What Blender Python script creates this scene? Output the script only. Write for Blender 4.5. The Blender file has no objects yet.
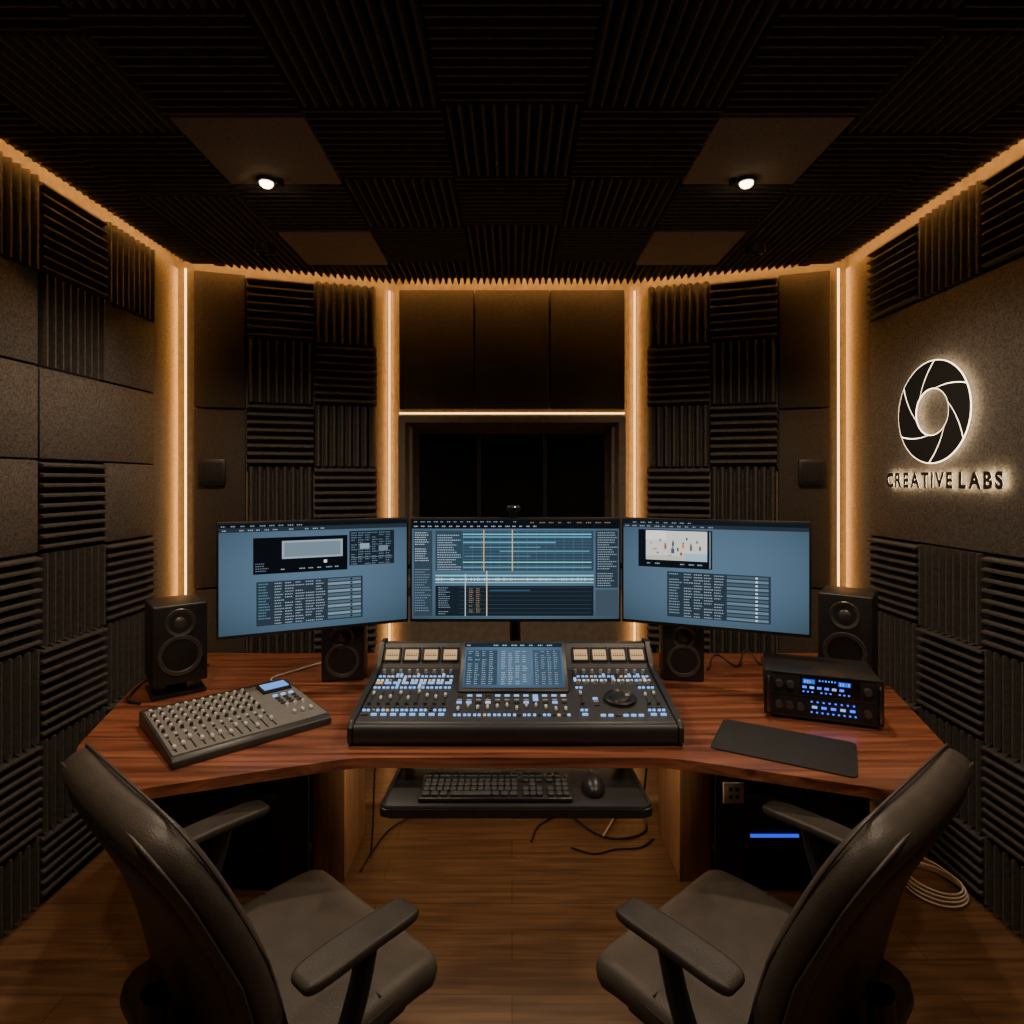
import bpy, bmesh, math, random
from mathutils import Matrix, Vector
random.seed(4)
C = bpy.context.scene.collection
PI = math.pi
T = Matrix.Translation
def R(a, ax): return Matrix.Rotation(a, 4, ax)

# ------------------------------------------------------------------ materials
def lin(h):
    h = h.lstrip('#')
    out = []
    for i in (0, 2, 4):
        c = int(h[i:i+2], 16)/255
        out.append(c/12.92 if c <= .04045 else ((c+.055)/1.055)**2.4)
    return tuple(out)

def mat(name, col, rough=.5, metal=0, var=.15, nscale=30, bump=0, bscale=150, spec=.5, emit=None, es=0, coat=0):
    m = bpy.data.materials.new(name); m.use_nodes = True
    nt = m.node_tree; p = nt.nodes['Principled BSDF']
    p.inputs['Roughness'].default_value = rough
    p.inputs['Metallic'].default_value = metal
    p.inputs['Specular IOR Level'].default_value = spec
    p.inputs['Coat Weight'].default_value = coat
    tc = nt.nodes.new('ShaderNodeTexCoord')
    n = nt.nodes.new('ShaderNodeTexNoise'); n.inputs['Scale'].default_value = nscale; n.inputs['Detail'].default_value = 3
    nt.links.new(tc.outputs['Object'], n.inputs['Vector'])
    r = nt.nodes.new('ShaderNodeValToRGB')
    r.color_ramp.elements[0].position = .3; r.color_ramp.elements[1].position = .7
    r.color_ramp.elements[0].color = tuple(c*(1-var) for c in col)+(1,)
    r.color_ramp.elements[1].color = tuple(min(1, c*(1+var)) for c in col)+(1,)
    nt.links.new(n.outputs['Fac'], r.inputs['Fac'])
    nt.links.new(r.outputs['Color'], p.inputs['Base Color'])
    if bump:
        b = nt.nodes.new('ShaderNodeTexNoise'); b.inputs['Scale'].default_value = bscale; b.inputs['Detail'].default_value = 2
        nt.links.new(tc.outputs['Object'], b.inputs['Vector'])
        bn = nt.nodes.new('ShaderNodeBump'); bn.inputs['Strength'].default_value = bump; bn.inputs['Distance'].default_value = .004
        nt.links.new(b.outputs['Fac'], bn.inputs['Height']); nt.links.new(bn.outputs['Normal'], p.inputs['Normal'])
    if emit:
        p.inputs['Emission Color'].default_value = tuple(emit)+(1,)
        p.inputs['Emission Strength'].default_value = es
    return m

def wood(name, dark, light, stretch, rough, rot=0, planks=None, coat=0):
    m = bpy.data.materials.new(name); m.use_nodes = True
    nt = m.node_tree; p = nt.nodes['Principled BSDF']
    p.inputs['Roughness'].default_value = rough; p.inputs['Coat Weight'].default_value = coat
    p.inputs['Coat Roughness'].default_value = .25
    tc = nt.nodes.new('ShaderNodeTexCoord')
    mp = nt.nodes.new('ShaderNodeMapping'); mp.inputs['Scale'].default_value = stretch; mp.inputs['Rotation'].default_value = (0, 0, rot)
    nt.links.new(tc.outputs['Object'], mp.inputs['Vector'])
    n = nt.nodes.new('ShaderNodeTexNoise'); n.inputs['Scale'].default_value = 1; n.inputs['Detail'].default_value = 6; n.inputs['Distortion'].default_value = .6
    nt.links.new(mp.outputs['Vector'], n.inputs['Vector'])
    r = nt.nodes.new('ShaderNodeValToRGB')
    r.color_ramp.elements[0].position = .32; r.color_ramp.elements[1].position = .68
    r.color_ramp.elements[0].color = dark+(1,); r.color_ramp.elements[1].color = light+(1,)
    nt.links.new(n.outputs['Fac'], r.inputs['Fac'])
    out = r.outputs['Color']
    if planks:
        br = nt.nodes.new('ShaderNodeTexBrick')
        br.inputs['Scale'].default_value = 1; br.inputs['Brick Width'].default_value = planks[0]; br.inputs['Row Height'].default_value = planks[1]
        br.inputs['Mortar Size'].default_value = .002; br.inputs['Color1'].default_value = (1, 1, 1, 1)
        br.inputs['Color2'].default_value = (.78, .77, .76, 1); br.inputs['Mortar'].default_value = (.5, .47, .45, 1)
        br.offset = .37
        nt.links.new(tc.outputs['Object'], br.inputs['Vector'])
        mx = nt.nodes.new('ShaderNodeMix'); mx.data_type = 'RGBA'; mx.blend_type = 'MULTIPLY'; mx.inputs['Factor'].default_value = 1
        nt.links.new(out, mx.inputs['A']); nt.links.new(br.outputs['Color'], mx.inputs['B'])
        out = mx.outputs['Result']
    nt.links.new(out, p.inputs['Base Color'])
    return m

def glow(name, col, s):
    m = bpy.data.materials.new(name); m.use_nodes = True
    nt = m.node_tree
    for n in list(nt.nodes): nt.nodes.remove(n)
    e = nt.nodes.new('ShaderNodeEmission'); o = nt.nodes.new('ShaderNodeOutputMaterial')
    e.inputs['Color'].default_value = tuple(col)+(1,); e.inputs['Strength'].default_value = s
    nt.links.new(e.outputs[0], o.inputs[0]); return m

M_foam = mat('charcoal_foam', (.076, .069, .063), .90, var=.2, nscale=60, bump=.5, bscale=400, spec=.25)
M_cfoam = mat('ceiling_foam', (.104, .098, .094), .92, var=.2, nscale=60, bump=.5, bscale=400, spec=.2)
M_fab = mat('brown_fabric', (.112, .098, .086), .95, var=.4, nscale=140, bump=.8, bscale=360, spec=.15)
M_fabc = mat('ceiling_fabric', (.25, .225, .20), .95, var=.2, nscale=160, bump=.6, bscale=500, spec=.15)
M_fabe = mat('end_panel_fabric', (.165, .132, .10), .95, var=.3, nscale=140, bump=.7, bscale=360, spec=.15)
M_fabd = mat('dark_fabric', (.056, .048, .041), .95, var=.25, nscale=160, bump=.5, bscale=500, spec=.15)
M_wall = mat('wall_paint', (.145, .117, .09), .9, bump=.2)
M_ceil = mat('ceiling_paint', (.03, .027, .025), .95)
M_frame = mat('window_frame_paint', (.12, .10, .08), .7, bump=.15)
M_glassd = mat('dark_glass', (.006, .006, .007), .08, spec=.6)
M_floor = wood('oak_floor', (.085, .046, .025), (.185, .108, .060), (3, 45, 1), .35, planks=(1.3, .125))
M_desk = wood('rosewood_desk', (.075, .022, .012), (.36, .130, .066), (1.8, 36, 36), .30, coat=.25)
M_side = wood('light_wood_panel', (.22, .125, .07), (.40, .24, .135), (30, 30, 2.5), .45)
M_blk = mat('black_plastic', (.018, .018, .019), .42)
M_blk2 = mat('satin_black_metal', (.026, .026, .028), .35, metal=.3)
M_soft = mat('charcoal_leather', (.058, .049, .041), .46, var=.14, nscale=25, bump=.18, bscale=300, spec=.42)
M_shell = mat('dark_chair_leather', (.040, .034, .029), .48, var=.14, nscale=25, bump=.18, bscale=300, spec=.4)
M_dark = mat('matte_black', (.010, .010, .010), .8)
M_rub = mat('rubber_mat', (.014, .014, .014), .75, bump=.2, bscale=800)
M_silver = mat('grey_mixer_panel', (.20, .197, .19), .45, metal=.15, var=.06)
M_mside = mat('mixer_side', (.04, .04, .041), .4)
M_cons = mat('console_panel', (.034, .035, .038), .45, var=.1)
M_knob = mat('grey_knob', (.34, .34, .34), .4)
M_kdark = mat('dark_knob', (.035, .035, .035), .4)
M_cap = mat('white_fader_cap', (.68, .67, .65), .4)
M_cone = mat('speaker_cone', (.045, .045, .047), .42)
M_ring = mat('speaker_ring', (.10, .097, .094), .35, metal=.5)
M_white = mat('white_cable_jacket', (.50, .47, .42), .5)
M_plate = mat('pale_plate', (.50, .45, .38), .5)
M_key = mat('key_black', (.045, .045, .048), .45)
M_chrome = mat('dark_steel', (.16, .16, .16), .3, metal=1)
LEDC = (1.0, .45, .11)
M_cove = glow('warm_led_cove', LEDC, 66)
M_led = glow('warm_led', (1, .56, .18), 5.0)
M_ledi = glow('warm_led_recessed', (1, .53, .16), 3.2)
M_spot = glow('spot_lamp', (1, .74, .44), 14)
M_sign = glow('sign_glow', (1, .78, .48), 7)
M_text = glow('text_glow', (1, .74, .42), 26)
M_blue = glow('blue_led', (.012, .06, 1), 1.25)
M_cyan = glow('pale_blue_led', (.26, .50, 1), 1.25)
M_wled = glow('white_led', (.80, .88, 1), .9)
M_amber = glow('amber_led', (1, .60, .3), .8)
M_meter = glow('meter_glow', (1, .62, .30), .75)

scr = bpy.data.materials.new('screen_light'); scr.use_nodes = True
nt = scr.node_tree
for n in list(nt.nodes): nt.nodes.remove(n)
at = nt.nodes.new('ShaderNodeAttribute'); at.attribute_name = 'Col'
e = nt.nodes.new('ShaderNodeEmission'); e.inputs['Strength'].default_value = 1.45
o = nt.nodes.new('ShaderNodeOutputMaterial')
nt.links.new(at.outputs['Color'], e.inputs['Color']); nt.links.new(e.outputs[0], o.inputs[0])
M_scr = scr

# ------------------------------------------------------------------ mesh helpers
def merge(bm, t, M=None):
    if M is not None: t.transform(M)
    me = bpy.data.meshes.new('tmp'); t.to_mesh(me); bm.from_mesh(me); bpy.data.meshes.remove(me); t.free()

def box(bm, c, s, r=0, seg=2, M=None):
    t = bmesh.new(); bmesh.ops.create_cube(t, size=1)
    bmesh.ops.scale(t, vec=Vector(s), verts=t.verts)
    if r: bmesh.ops.bevel(t, geom=t.edges[:], offset=r, segments=seg, profile=.5, affect='EDGES')
    bmesh.ops.translate(t, vec=Vector(c), verts=t.verts)
    merge(bm, t, M); return bm

def lathe(bm, prof, seg=24, M=None):
    t = bmesh.new(); rings = []
    for r, z in prof:
        if r < 1e-6: rings.append([t.verts.new((0, 0, z))])
        else: rings.append([t.verts.new((r*math.cos(2*PI*k/seg), r*math.sin(2*PI*k/seg), z)) for k in range(seg)])
    for a, b in zip(rings, rings[1:]):
        for k in range(seg):
            k2 = (k+1) % seg
            if len(a) == 1 and len(b) == 1: continue
            if len(a) == 1: t.faces.new((a[0], b[k], b[k2]))
            elif len(b) == 1: t.faces.new((a[k], a[k2], b[0]))
            else: t.faces.new((a[k], a[k2], b[k2], b[k]))
    merge(bm, t, M); return bm

def prism(bm, poly, z0, z1, bev=0, M=None, seg=2):
    t = bmesh.new()
    a = [t.verts.new((x, y, z0)) for x, y in poly]; b = [t.verts.new((x, y, z1)) for x, y in poly]
    t.faces.new(a[::-1]); t.faces.new(b)
    n = len(poly)
    for k in range(n): t.faces.new((a[k], a[(k+1) % n], b[(k+1) % n], b[k]))
    if bev:
        bmesh.ops.bevel(t, geom=t.edges[:], offset=bev, segments=seg, profile=.5, affect='EDGES')
    merge(bm, t, M); return bm

def roundpoly(poly, r, n=4):
    out = []; N = len(poly)
    for i in range(N):
        p0, p, p1 = Vector(poly[i-1]), Vector(poly[i]), Vector(poly[(i+1) % N])
        rr = min(r, (p0-p).length*.4, (p1-p).length*.4)
        a = p+(p0-p).normalized()*rr; b = p+(p1-p).normalized()*rr
        for k in range(n+1):
            t = k/n
            q = a*(1-t)**2 + p*2*t*(1-t) + b*t*t
            out.append((q.x, q.y))
    return out

def smooth(pts, n=8):
    P = [Vector(p) for p in pts]; P = [P[0]*2-P[1]]+P+[P[-1]*2-P[-2]]; out = []
    for i in range(1, len(P)-2):
        a, b, c, d = P[i-1:i+3]
        for k in range(n):
            t = k/n
            out.append(.5*((2*b)+(c-a)*t+(2*a-5*b+4*c-d)*t*t+(3*b-a-3*c+d)*t**3))
    out.append(P[-2]); return out

def tube(bm, pts, r, seg=8, flat=1):
    t = bmesh.new(); pts = [Vector(p) for p in pts]; rings = []
    up = Vector((0, 0, 1)); prev = None
    for i, p in enumerate(pts):
        d = (pts[min(i+1, len(pts)-1)]-pts[max(i-1, 0)]).normalized()
        if prev is None:
            u = d.cross(up)
            if u.length < .05: u = d.cross(Vector((0, 1, 0)))
        else: u = prev-d*prev.dot(d)
        u.normalize(); prev = u; v = d.cross(u)
        rings.append([t.verts.new(p+(u*math.cos(2*PI*k/seg)*flat+v*math.sin(2*PI*k/seg))*r) for k in range(seg)])
    for a, b in zip(rings, rings[1:]):
        for k in range(seg): t.faces.new((a[k], a[(k+1) % seg], b[(k+1) % seg], b[k]))
    t.faces.new(rings[0][::-1]); t.faces.new(rings[-1])
    merge(bm, t); return bm

def obj(name, bm, m, parent=None, sm=True, ang=.6, loc=None, rot=None, recalc=True):
    if recalc: bmesh.ops.recalc_face_normals(bm, faces=bm.faces[:])
    me = bpy.data.meshes.new(name); bm.to_mesh(me); bm.free()
    me.materials.append(m)
    if sm:
        me.shade_smooth(); me.set_sharp_from_angle(angle=ang)
    o = bpy.data.objects.new(name, me); C.objects.link(o)
    if parent: o.parent = parent
    if loc: o.location = loc
    if rot: o.rotation_euler = rot
    return o

def tag(o, label, cat, group=None):
    o['label'] = label; o['category'] = cat
    if group: o['group'] = group
    return o
def struct(o): o['kind'] = 'structure'; return o
def thing(name, label, cat, loc=(0, 0, 0), rz=0, group=None):
    o = bpy.data.objects.new(name, None); C.objects.link(o); o.empty_display_size = .05
    o.location = loc; o.rotation_euler = (0, 0, rz)
    return tag(o, label, cat, group)
def cp(o, parent=None, loc=None, rot=None):
    c = o.copy(); C.objects.link(c)
    if parent: c.parent = parent
    if loc is not None: c.location = loc
    if rot is not None: c.rotation_euler = rot
    return c
def tree(root, loc, rz, label, group=None):
    r = root.copy(); C.objects.link(r); r.location = loc; r.rotation_euler = (0, 0, rz); r['label'] = label
    if group: r['group'] = group
    for ch in list(root.children):
        c = ch.copy(); C.objects.link(c); c.parent = r
        for g in list(ch.children):
            d = g.copy(); C.objects.link(d); d.parent = c
    return r
ORD = ['top', 'second', 'third', 'fourth', 'fifth', 'sixth', 'seventh', 'bottom']
ORC = ['first', 'second', 'third', 'fourth', 'fifth', 'sixth', 'seventh', 'eighth', 'ninth']

def wallM(x, y, z, n):
    n = Vector((n[0], n[1], 0)).normalized(); xd = Vector((-n.y, n.x, 0))
    return Matrix(((xd.x, 0, n.x, x), (xd.y, 0, n.y, y), (0, 1, 0, z), (0, 0, 0, 1)))

# ------------------------------------------------------------------ room shell
HC = 2.635
foot = [(-1.8, -1.1), (1.8, -1.1), (1.8, 3.06), (.7, 3.52), (-.7, 3.52), (-1.8, 3.06)]
struct(obj('floor', prism(bmesh.new(), foot, -.08, 0), M_floor, sm=False))
struct(obj('ceiling', prism(bmesh.new(), foot, HC, HC+.08), M_ceil, sm=False))
struct(obj('wall_left', box(bmesh.new(), (-1.76, 1.0, HC/2), (.12, 4.06, HC)), M_wall, sm=False))
struct(obj('wall_right', box(bmesh.new(), (1.76, 1.0, HC/2), (.12, 4.06, HC)), M_wall, sm=False))
struct(obj('wall_rear', box(bmesh.new(), (0, -1.05, HC/2), (3.4, .1, HC)), M_wall, sm=False))
A, B = Vector((-1.70, 3.03)), Vector((-.65, 3.375))
d = (B-A).normalized(); nl = Vector((d.y, -d.x)); LW = (B-A).length
def angM(sg, s, z):
    p = A+d*s
    if sg < 0: return wallM(p.x, p.y, z, (nl.x, nl.y))
    return wallM(-p.x, p.y, z, (-nl.x, nl.y))
for sg, s in ((-1, 'left'), (1, 'right')):
    o = struct(obj('wall_back_'+s, box(bmesh.new(), (0, 0, -.05), (LW+.02, HC, .1)), M_wall, sm=False)); o.matrix_world = angM(sg, LW/2, HC/2)
bm = bmesh.new(); WX, WZ0, WZ1 = .56, .98, 1.80
box(bm, (0, 3.435, WZ0/2), (1.3, .12, WZ0)); box(bm, (0, 3.435, (WZ1+HC)/2), (1.3, .12, HC-WZ1))
for s in (-1, 1): box(bm, (s*(WX+.65)/2, 3.435, (WZ0+WZ1)/2), (.65-WX, .12, WZ1-WZ0))
struct(obj('wall_back', bm, M_wall, sm=False))

# control-room window
w = struct(obj('window_1', box(bmesh.new(), (0, 3.48, (WZ0+WZ1)/2), (2*WX, .012, WZ1-WZ0)), M_glassd, sm=False))  # dark pane colour stands in for the unlit room behind
bm = bmesh.new()
def frame4(bm, o, i):
    ov = [bm.verts.new(p) for p in o]; iv = [bm.verts.new(p) for p in i]
    for k in range(4): bm.faces.new((ov[k], ov[(k+1) % 4], iv[(k+1) % 4], iv[k]))
def rect(x, z0, z1, y): return [(-x, y, z0), (x, y, z0), (x, y, z1), (-x, y, z1)]
frame4(bm, rect(.632, .90, 1.855, 3.372), rect(.632, .90, 1.855, 3.335))
frame4(bm, rect(.632, .90, 1.855, 3.335), rect(.595, .94, 1.82, 3.335))
frame4(bm, rect(.595, .94, 1.82, 3.335), rect(.535, 1.0, 1.765, 3.465))
f = obj('window_frame', bm, M_frame, w, sm=False)
bm = bmesh.new()
for x in (-.19, .19): box(bm, (x, 3.462, 1.39), (.022, .02, .79))
obj('mullion', bm, M_blk2, w, sm=False)
struct(obj('baseboard_back', box(bmesh.new(), (0, 3.366, .05), (1.28, .016, .10)), M_wall, sm=False))

# ------------------------------------------------------------------ foam and fabric panels
def foam_bm(w, h, n, depth, base=.012):
    bm = bmesh.new(); p = w/n; prof = [(-w/2, 0)]
    for i in range(n):
        x = -w/2+i*p
        prof += [(x+.06*p, base), (x+.40*p, base+depth), (x+.60*p, base+depth), (x+.94*p, base)]
    prof += [(w/2, 0)]
    a = [bm.verts.new((x, -h/2, z)) for x, z in prof]; b = [bm.verts.new((x, h/2, z)) for x, z in prof]
    for k in range(len(prof)-1): bm.faces.new((a[k], a[k+1], b[k+1], b[k]))
    bm.faces.new((a[-1], a[0], b[0], b[-1]))
    bm.faces.new(a); bm.faces.new(b[::-1])
    return bm
foam_cache = {}
def foam(w, h, kind, n, depth, M, label, group, m=M_foam):
    key = (round(w, 3), round(h, 3), kind, n, depth)
    if key not in foam_cache:
        if kind == 'V': bm = foam_bm(w, h, n, depth)
        else:
            bm = foam_bm(h, w, max(3, round(n*h/w)) if h < w*.9 else n, depth); bm.transform(R(PI/2, 'Z'))
        o = obj('foam_tile', bm, m, sm=False); foam_cache[key] = o
    else: o = cp(foam_cache[key])
    o.matrix_world = M
    return tag(o, label, 'foam tile', group)
def panel(w, h, t, M, label, m=M_fab, group=None):
    o = obj('fabric_panel', box(bmesh.new(), (0, 0, t/2), (w-.006, h-.006, t), .006), m)
    o.matrix_world = M
    return tag(o, label, 'acoustic panel', group)

ZT, TH, TW = 2.562, .33, .34
def rowz(r):
    z1 = ZT-r*TH; z0 = max(.02, z1-TH); return z0, z1
YC = 2.787
def kind_name(k): return 'vertical' if k == 'V' else 'horizontal'
left = {0: ['V', 'H', 'V', 'H', 'V'], 1: ['P', 'V', 'P', 'P', 'P'], 2: ['X', 'X', 'P', 'P', 'P'], 3: ['P', 'H', 'P', 'P', 'P']}
right = {0: ['H', 'V', 'H', 'V', 'H']}
for side, tab in (('left', left), ('right', right)):
    sg = -1 if side == 'left' else 1
    for r in range(8):
        z0, z1 = rowz(r)
        for c in range(5):
            if r in tab: k = tab[r][c]
            elif r < 4: k = 'X'
            else: k = 'HV'[(r+c) % 2]
            if k == 'X': continue
            yc = YC-(c+.5)*TW
            M = wallM(sg*1.70, yc, (z0+z1)/2, (-sg, 0))
            where = '%s wall, %s row down, %s from the glowing corner' % (side, ORD[r], ORC[c])
            if k == 'P': panel(TW, z1-z0, .04, M, 'plain brown fabric panel on '+where)
            else: foam(TW-.004, z1-z0-.004, k, 9, .042, M, 'charcoal %s-ridged foam tile, %s' % (kind_name(k), where), 'foam tiles on the %s wall' % side)
z0, z1 = rowz(2)
panel(2*TW, z1-z0, .04, wallM(-1.70, YC-TW, (z0+z1)/2, (1, 0)), 'wide plain brown fabric panel on left wall beside the glowing corner')
panel(5*TW, 3*TH, .04, wallM(1.70, YC-2.5*TW, ZT-2.5*TH, (-1, 0)), 'large plain brown fabric panel behind the lit emblem')
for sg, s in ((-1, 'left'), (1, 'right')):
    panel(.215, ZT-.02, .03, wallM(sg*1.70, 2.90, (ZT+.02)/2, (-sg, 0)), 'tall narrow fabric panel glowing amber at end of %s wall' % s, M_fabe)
for sg, s in ((-1, 'left'), (1, 'right')):
    for r in range(8):
        z0, z1 = rowz(r)
        for c in range(2):
            k = 'HV'[(r+c) % 2]
            foam(.326, z1-z0-.004, k, 8, .042, angM(sg, .315+.02+.33*(c+.5), (z0+z1)/2),
                 'charcoal %s-ridged foam tile, angled back %s wall, %s row, %s column' % (kind_name(k), s, ORD[r], 'outer' if c == 0 else 'inner'), 'foam tiles on the angled back %s wall' % s)
    for z0, z1, nm in ((1.867, ZT, 'upper'), (.95, 1.863, 'middle'), (.02, .946, 'lower')):
        panel(.245, z1-z0, .035, angM(sg, .208, (z0+z1)/2), '%s plain fabric panel beside foam on angled back %s wall' % (nm, s), M_fabd)
    o = obj('wall_plate', box(bmesh.new(), (0, 0, .012), (.125, .13, .024), .006), M_blk)
    obj('grille', box(bmesh.new(), (0, 0, .026), (.095, .1, .006), .002), M_dark, o)
    o.matrix_world = angM(sg, .175, 1.54) @ T((0, 0, .036))
    tag(o, 'square black wall plate on plain panel of angled back %s wall' % s, 'wall plate')
for k, x in enumerate((-.421, 0, .421)):
    panel(.419, ZT-1.89, .035, wallM(x, 3.375, (ZT+1.89)/2, (0, -1)), '%s dark fabric panel above the studio window' % ('left', 'middle', 'right')[k], M_fabd)

# ceiling tiles
INS = .085
planes = [(Vector((-1.70+INS, 0, 0)), Vector((-1, 0, 0))), (Vector((1.70-INS, 0, 0)), Vector((1, 0, 0))), (Vector((0, 3.375-INS, 0)), Vector((0, 1, 0)))]
pi = A+nl*INS
planes += [(Vector((pi.x, pi.y, 0)), Vector((-nl.x, -nl.y, 0))), (Vector((-pi.x, pi.y, 0)), Vector((nl.x, -nl.y, 0)))]
CT = .41
for r in range(-1, 8):
    for c in range(-4, 5):
        y1 = 3.354-r*CT+.016*c*c; yc = y1-CT/2
        xc = c*CT
        k = 'HV'[(r+abs(c)) % 2]
        if abs(c) == 4: k = 'H'
        elif r <= 0 or (abs(c) == 3 and r == 1): k = 'V'
        if abs(c) == 2 and r in (1, 3): k = 'P'
        M = Matrix(((1, 0, 0, xc), (0, -1, 0, yc), (0, 0, -1, HC), (0, 0, 0, 1)))
        col = 'centre column' if c == 0 else '%s column %s of centre' % (ORC[abs(c)-1], 'left' if c < 0 else 'right')
        where = 'ceiling row %s from back wall, %s' % (ORC[r] if r > 0 else 'nearest', col)
        if k == 'P': bm = box(bmesh.new(), (0, 0, .030), (CT-.006, CT-.006, .06), .006)
        else:
            bm = foam_bm(CT-.004, CT-.004, 12, .05)
            if k == 'H': bm.transform(R(PI/2, 'Z'))
        bm.transform(M)
        for co, no in planes:
            if any((v.co-co).dot(no) > 0 for v in bm.verts):
                bmesh.ops.bisect_plane(bm, geom=bm.verts[:]+bm.edges[:]+bm.faces[:], plane_co=co, plane_no=no, clear_outer=True)
                ed = [e for e in bm.edges if e.is_boundary]
                if ed: bmesh.ops.holes_fill(bm, edges=ed, sides=0)
        if len(bm.verts) < 8 or sum(f.calc_area() for f in bm.faces) < .012: bm.free(); continue
        if r < 0: where = 'cut narrow at back edge of ceiling, ' + col
        bm.transform(T((-xc, -yc, -HC)))
        if k == 'P':
            o = obj('fabric_panel', bm, M_fabc); tag(o, 'plain brown fabric panel, '+where, 'acoustic panel')
        else:
            o = obj('foam_tile', bm, M_cfoam, sm=False); tag(o, 'charcoal %s-ridged foam tile, %s' % ('lengthwise' if k == 'V' else 'crosswise', where), 'foam tile', 'foam tiles on the ceiling')
        o.location = (xc, yc, HC)

# lips added along the ceiling edge to hide the glowing strips
def lip(n, M, L):
    o = struct(obj('trim_%d' % n, box(bmesh.new(), (0, 0, 0), (L, .022, .006)), M_ceil, sm=False)); o.matrix_world = M
ZL = HC-.011
lip(1, wallM(-1.70, 1.0, ZL, (1, 0)) @ T((0, 0, INS-.004)), 3.95); lip(2, wallM(1.70, 1.0, ZL, (-1, 0)) @ T((0, 0, INS-.004)), 3.95)
lip(3, angM(-1, LW/2, ZL) @ T((0, 0, INS-.004)), LW-.04); lip(4, angM(1, LW/2, ZL) @ T((0, 0, INS-.004)), LW-.04)
lip(5, wallM(0, 3.375, ZL, (0, -1)) @ T((0, 0, INS-.004)), 1.27)

# ------------------------------------------------------------------ LED strips
def strip(M, sx, sy, sz, label, m=M_led, area=None, off=.01, aw_=.016):
    o = obj('light_strip', box(bmesh.new(), (0, 0, 0), (sx, sy, sz), .002, 1), m); o.matrix_world = M
    if area:
        l = bpy.data.lights.new('strip_glow', 'AREA'); l.shape = 'RECTANGLE'; l.size = aw_; l.size_y = max(sy, .02); l.energy = area; l.color = (1, .46, .12)
        lo = bpy.data.objects.new('strip_glow', l); C.objects.link(lo); lo.parent = o; lo.location = (0, 0, off)
    return tag(o, label, 'light strip')
ZS = HC-.005; CO = .071
for sg, s in ((-1, 'left'), (1, 'right')):
    strip(wallM(sg*1.70, 1.0, ZS, (-sg, 0)) @ T((0, 0, CO)), 3.9, .007, .014, 'warm glowing strip along the top of the %s wall' % s, M_cove)
    strip(angM(sg, LW/2, ZS) @ T((0, 0, CO)), LW-.06, .007, .014, 'warm glowing strip along the top of the angled back %s wall' % s, M_cove)
    strip(wallM(sg*1.630, 2.996, ZT/2, (-sg*.94, .34)), .006, ZT-.01, .010, 'warm vertical glowing strip in the %s room corner' % s, M_led, 6.2, -.007, .03)
    strip(angM(sg, LW-.040, ZT/2) @ T((0, 0, .010)), .010, ZT-.01, .008, 'warm vertical glowing strip %s of the studio window' % s, M_ledi, 4.0, .020)
strip(wallM(0, 3.375, ZS, (0, -1)) @ T((0, 0, CO)), 1.25, .007, .014, 'warm glowing strip along the ceiling above the studio window', M_cove)
strip(wallM(0, 3.375, 1.872, (0, -1)) @ T((0, 0, .03)), 1.255, .009, .012, 'warm horizontal glowing strip just above window frame', M_led)

# ------------------------------------------------------------------ ceiling spots
def spot(x, y, label, lit, energy, size=115, group=None):
    t = thing('ceiling_spotlight', label, 'spotlight', (x, y, HC), 0, group)
    q = -.012 if lit else -.040
    bm = lathe(bmesh.new(), [(0, 0), (.036, 0), (.036, -.054+q), (.032, -.060+q), (.025, -.060+q), (.023, -.054+q), (0, -.054+q)], 24); obj('housing', bm, M_blk2 if lit else M_ring, t)
    bm = lathe(bmesh.new(), [(0, -.056+q), (.023, -.056+q), (.023, -.064+q), (.016, -.072+q), (0, -.075+q)], 20); obj('lamp', bm, M_spot if lit else M_glassd, t)
    bm = box(bmesh.new(), (.050 if x < 0 else -.050, 0, -.05+q), (.020, .03, .035), .004); obj('bracket', bm, M_blk2, t)
    if lit:
        l = bpy.data.lights.new('spot_beam', 'SPOT'); l.energy = energy; l.color = (1, .78, .56); l.spot_size = math.radians(size); l.spot_blend = .7; l.shadow_soft_size = .04
        lo = bpy.data.objects.new('spot_beam', l); C.objects.link(lo); lo.parent = t; lo.location = (0, 0, -.13)
    return t
spot(-.88, 2.15, 'lit ceiling spotlight above the left monitor', True, 50, 140)
spot(.84, 2.15, 'lit ceiling spotlight above the right monitor', True, 50, 140)
spot(-1.14, 2.74, 'small unlit black ceiling spotlight in back left corner', False, 0)
spot(1.12, 2.74, 'small unlit black ceiling spotlight in back right corner', False, 0)
spot(-.75, .75, 'unseen ceiling spotlight added as fill over the left chair', True, 46, 128)  # this pair is added fill above the view, brightening chairs and room
spot(.75, .75, 'unseen ceiling spotlight added as fill over the right chair', True, 46, 128)

# ------------------------------------------------------------------ wall emblem and lettering (right wall)
EM = wallM(1.66, 2.336, 1.765, (-1, 0))
t = thing('wall_emblem', 'round camera-shutter emblem with white glowing edges on right wall', 'emblem'); t.matrix_world = EM
def annulus(bm, r0, r1, z0, z1, seg=64):
    lathe(bm, [(r0, z0), (r1, z0), (r1, z1), (r0, z1), (r0, z0)], seg)
bm = bmesh.new(); annulus(bm, .0895, .2012, .024, .026); obj('glow_backing', bm, M_sign, t)
NB, Ro, Ri = 6, .1985, .0925
def edge_line(a, g, n=12):     # slightly bowed blade edge from the inner ring to the outer rim
    ai, ao = a+g/Ri, a-.90+g/Ro*1.3
    p = Vector((Ri*math.cos(ai), Ri*math.sin(ai))); q = Vector((Ro*math.cos(ao), Ro*math.sin(ao)))
    out = []
    for i in range(n+1):
        f = i/n; r_ = Ri+(Ro-Ri)*f; th = ai+(ao-ai)*f**.8
        out.append(p.lerp(q, f)*.5+Vector((r_*math.cos(th), r_*math.sin(th)))*.5)
    return out, ao
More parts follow.
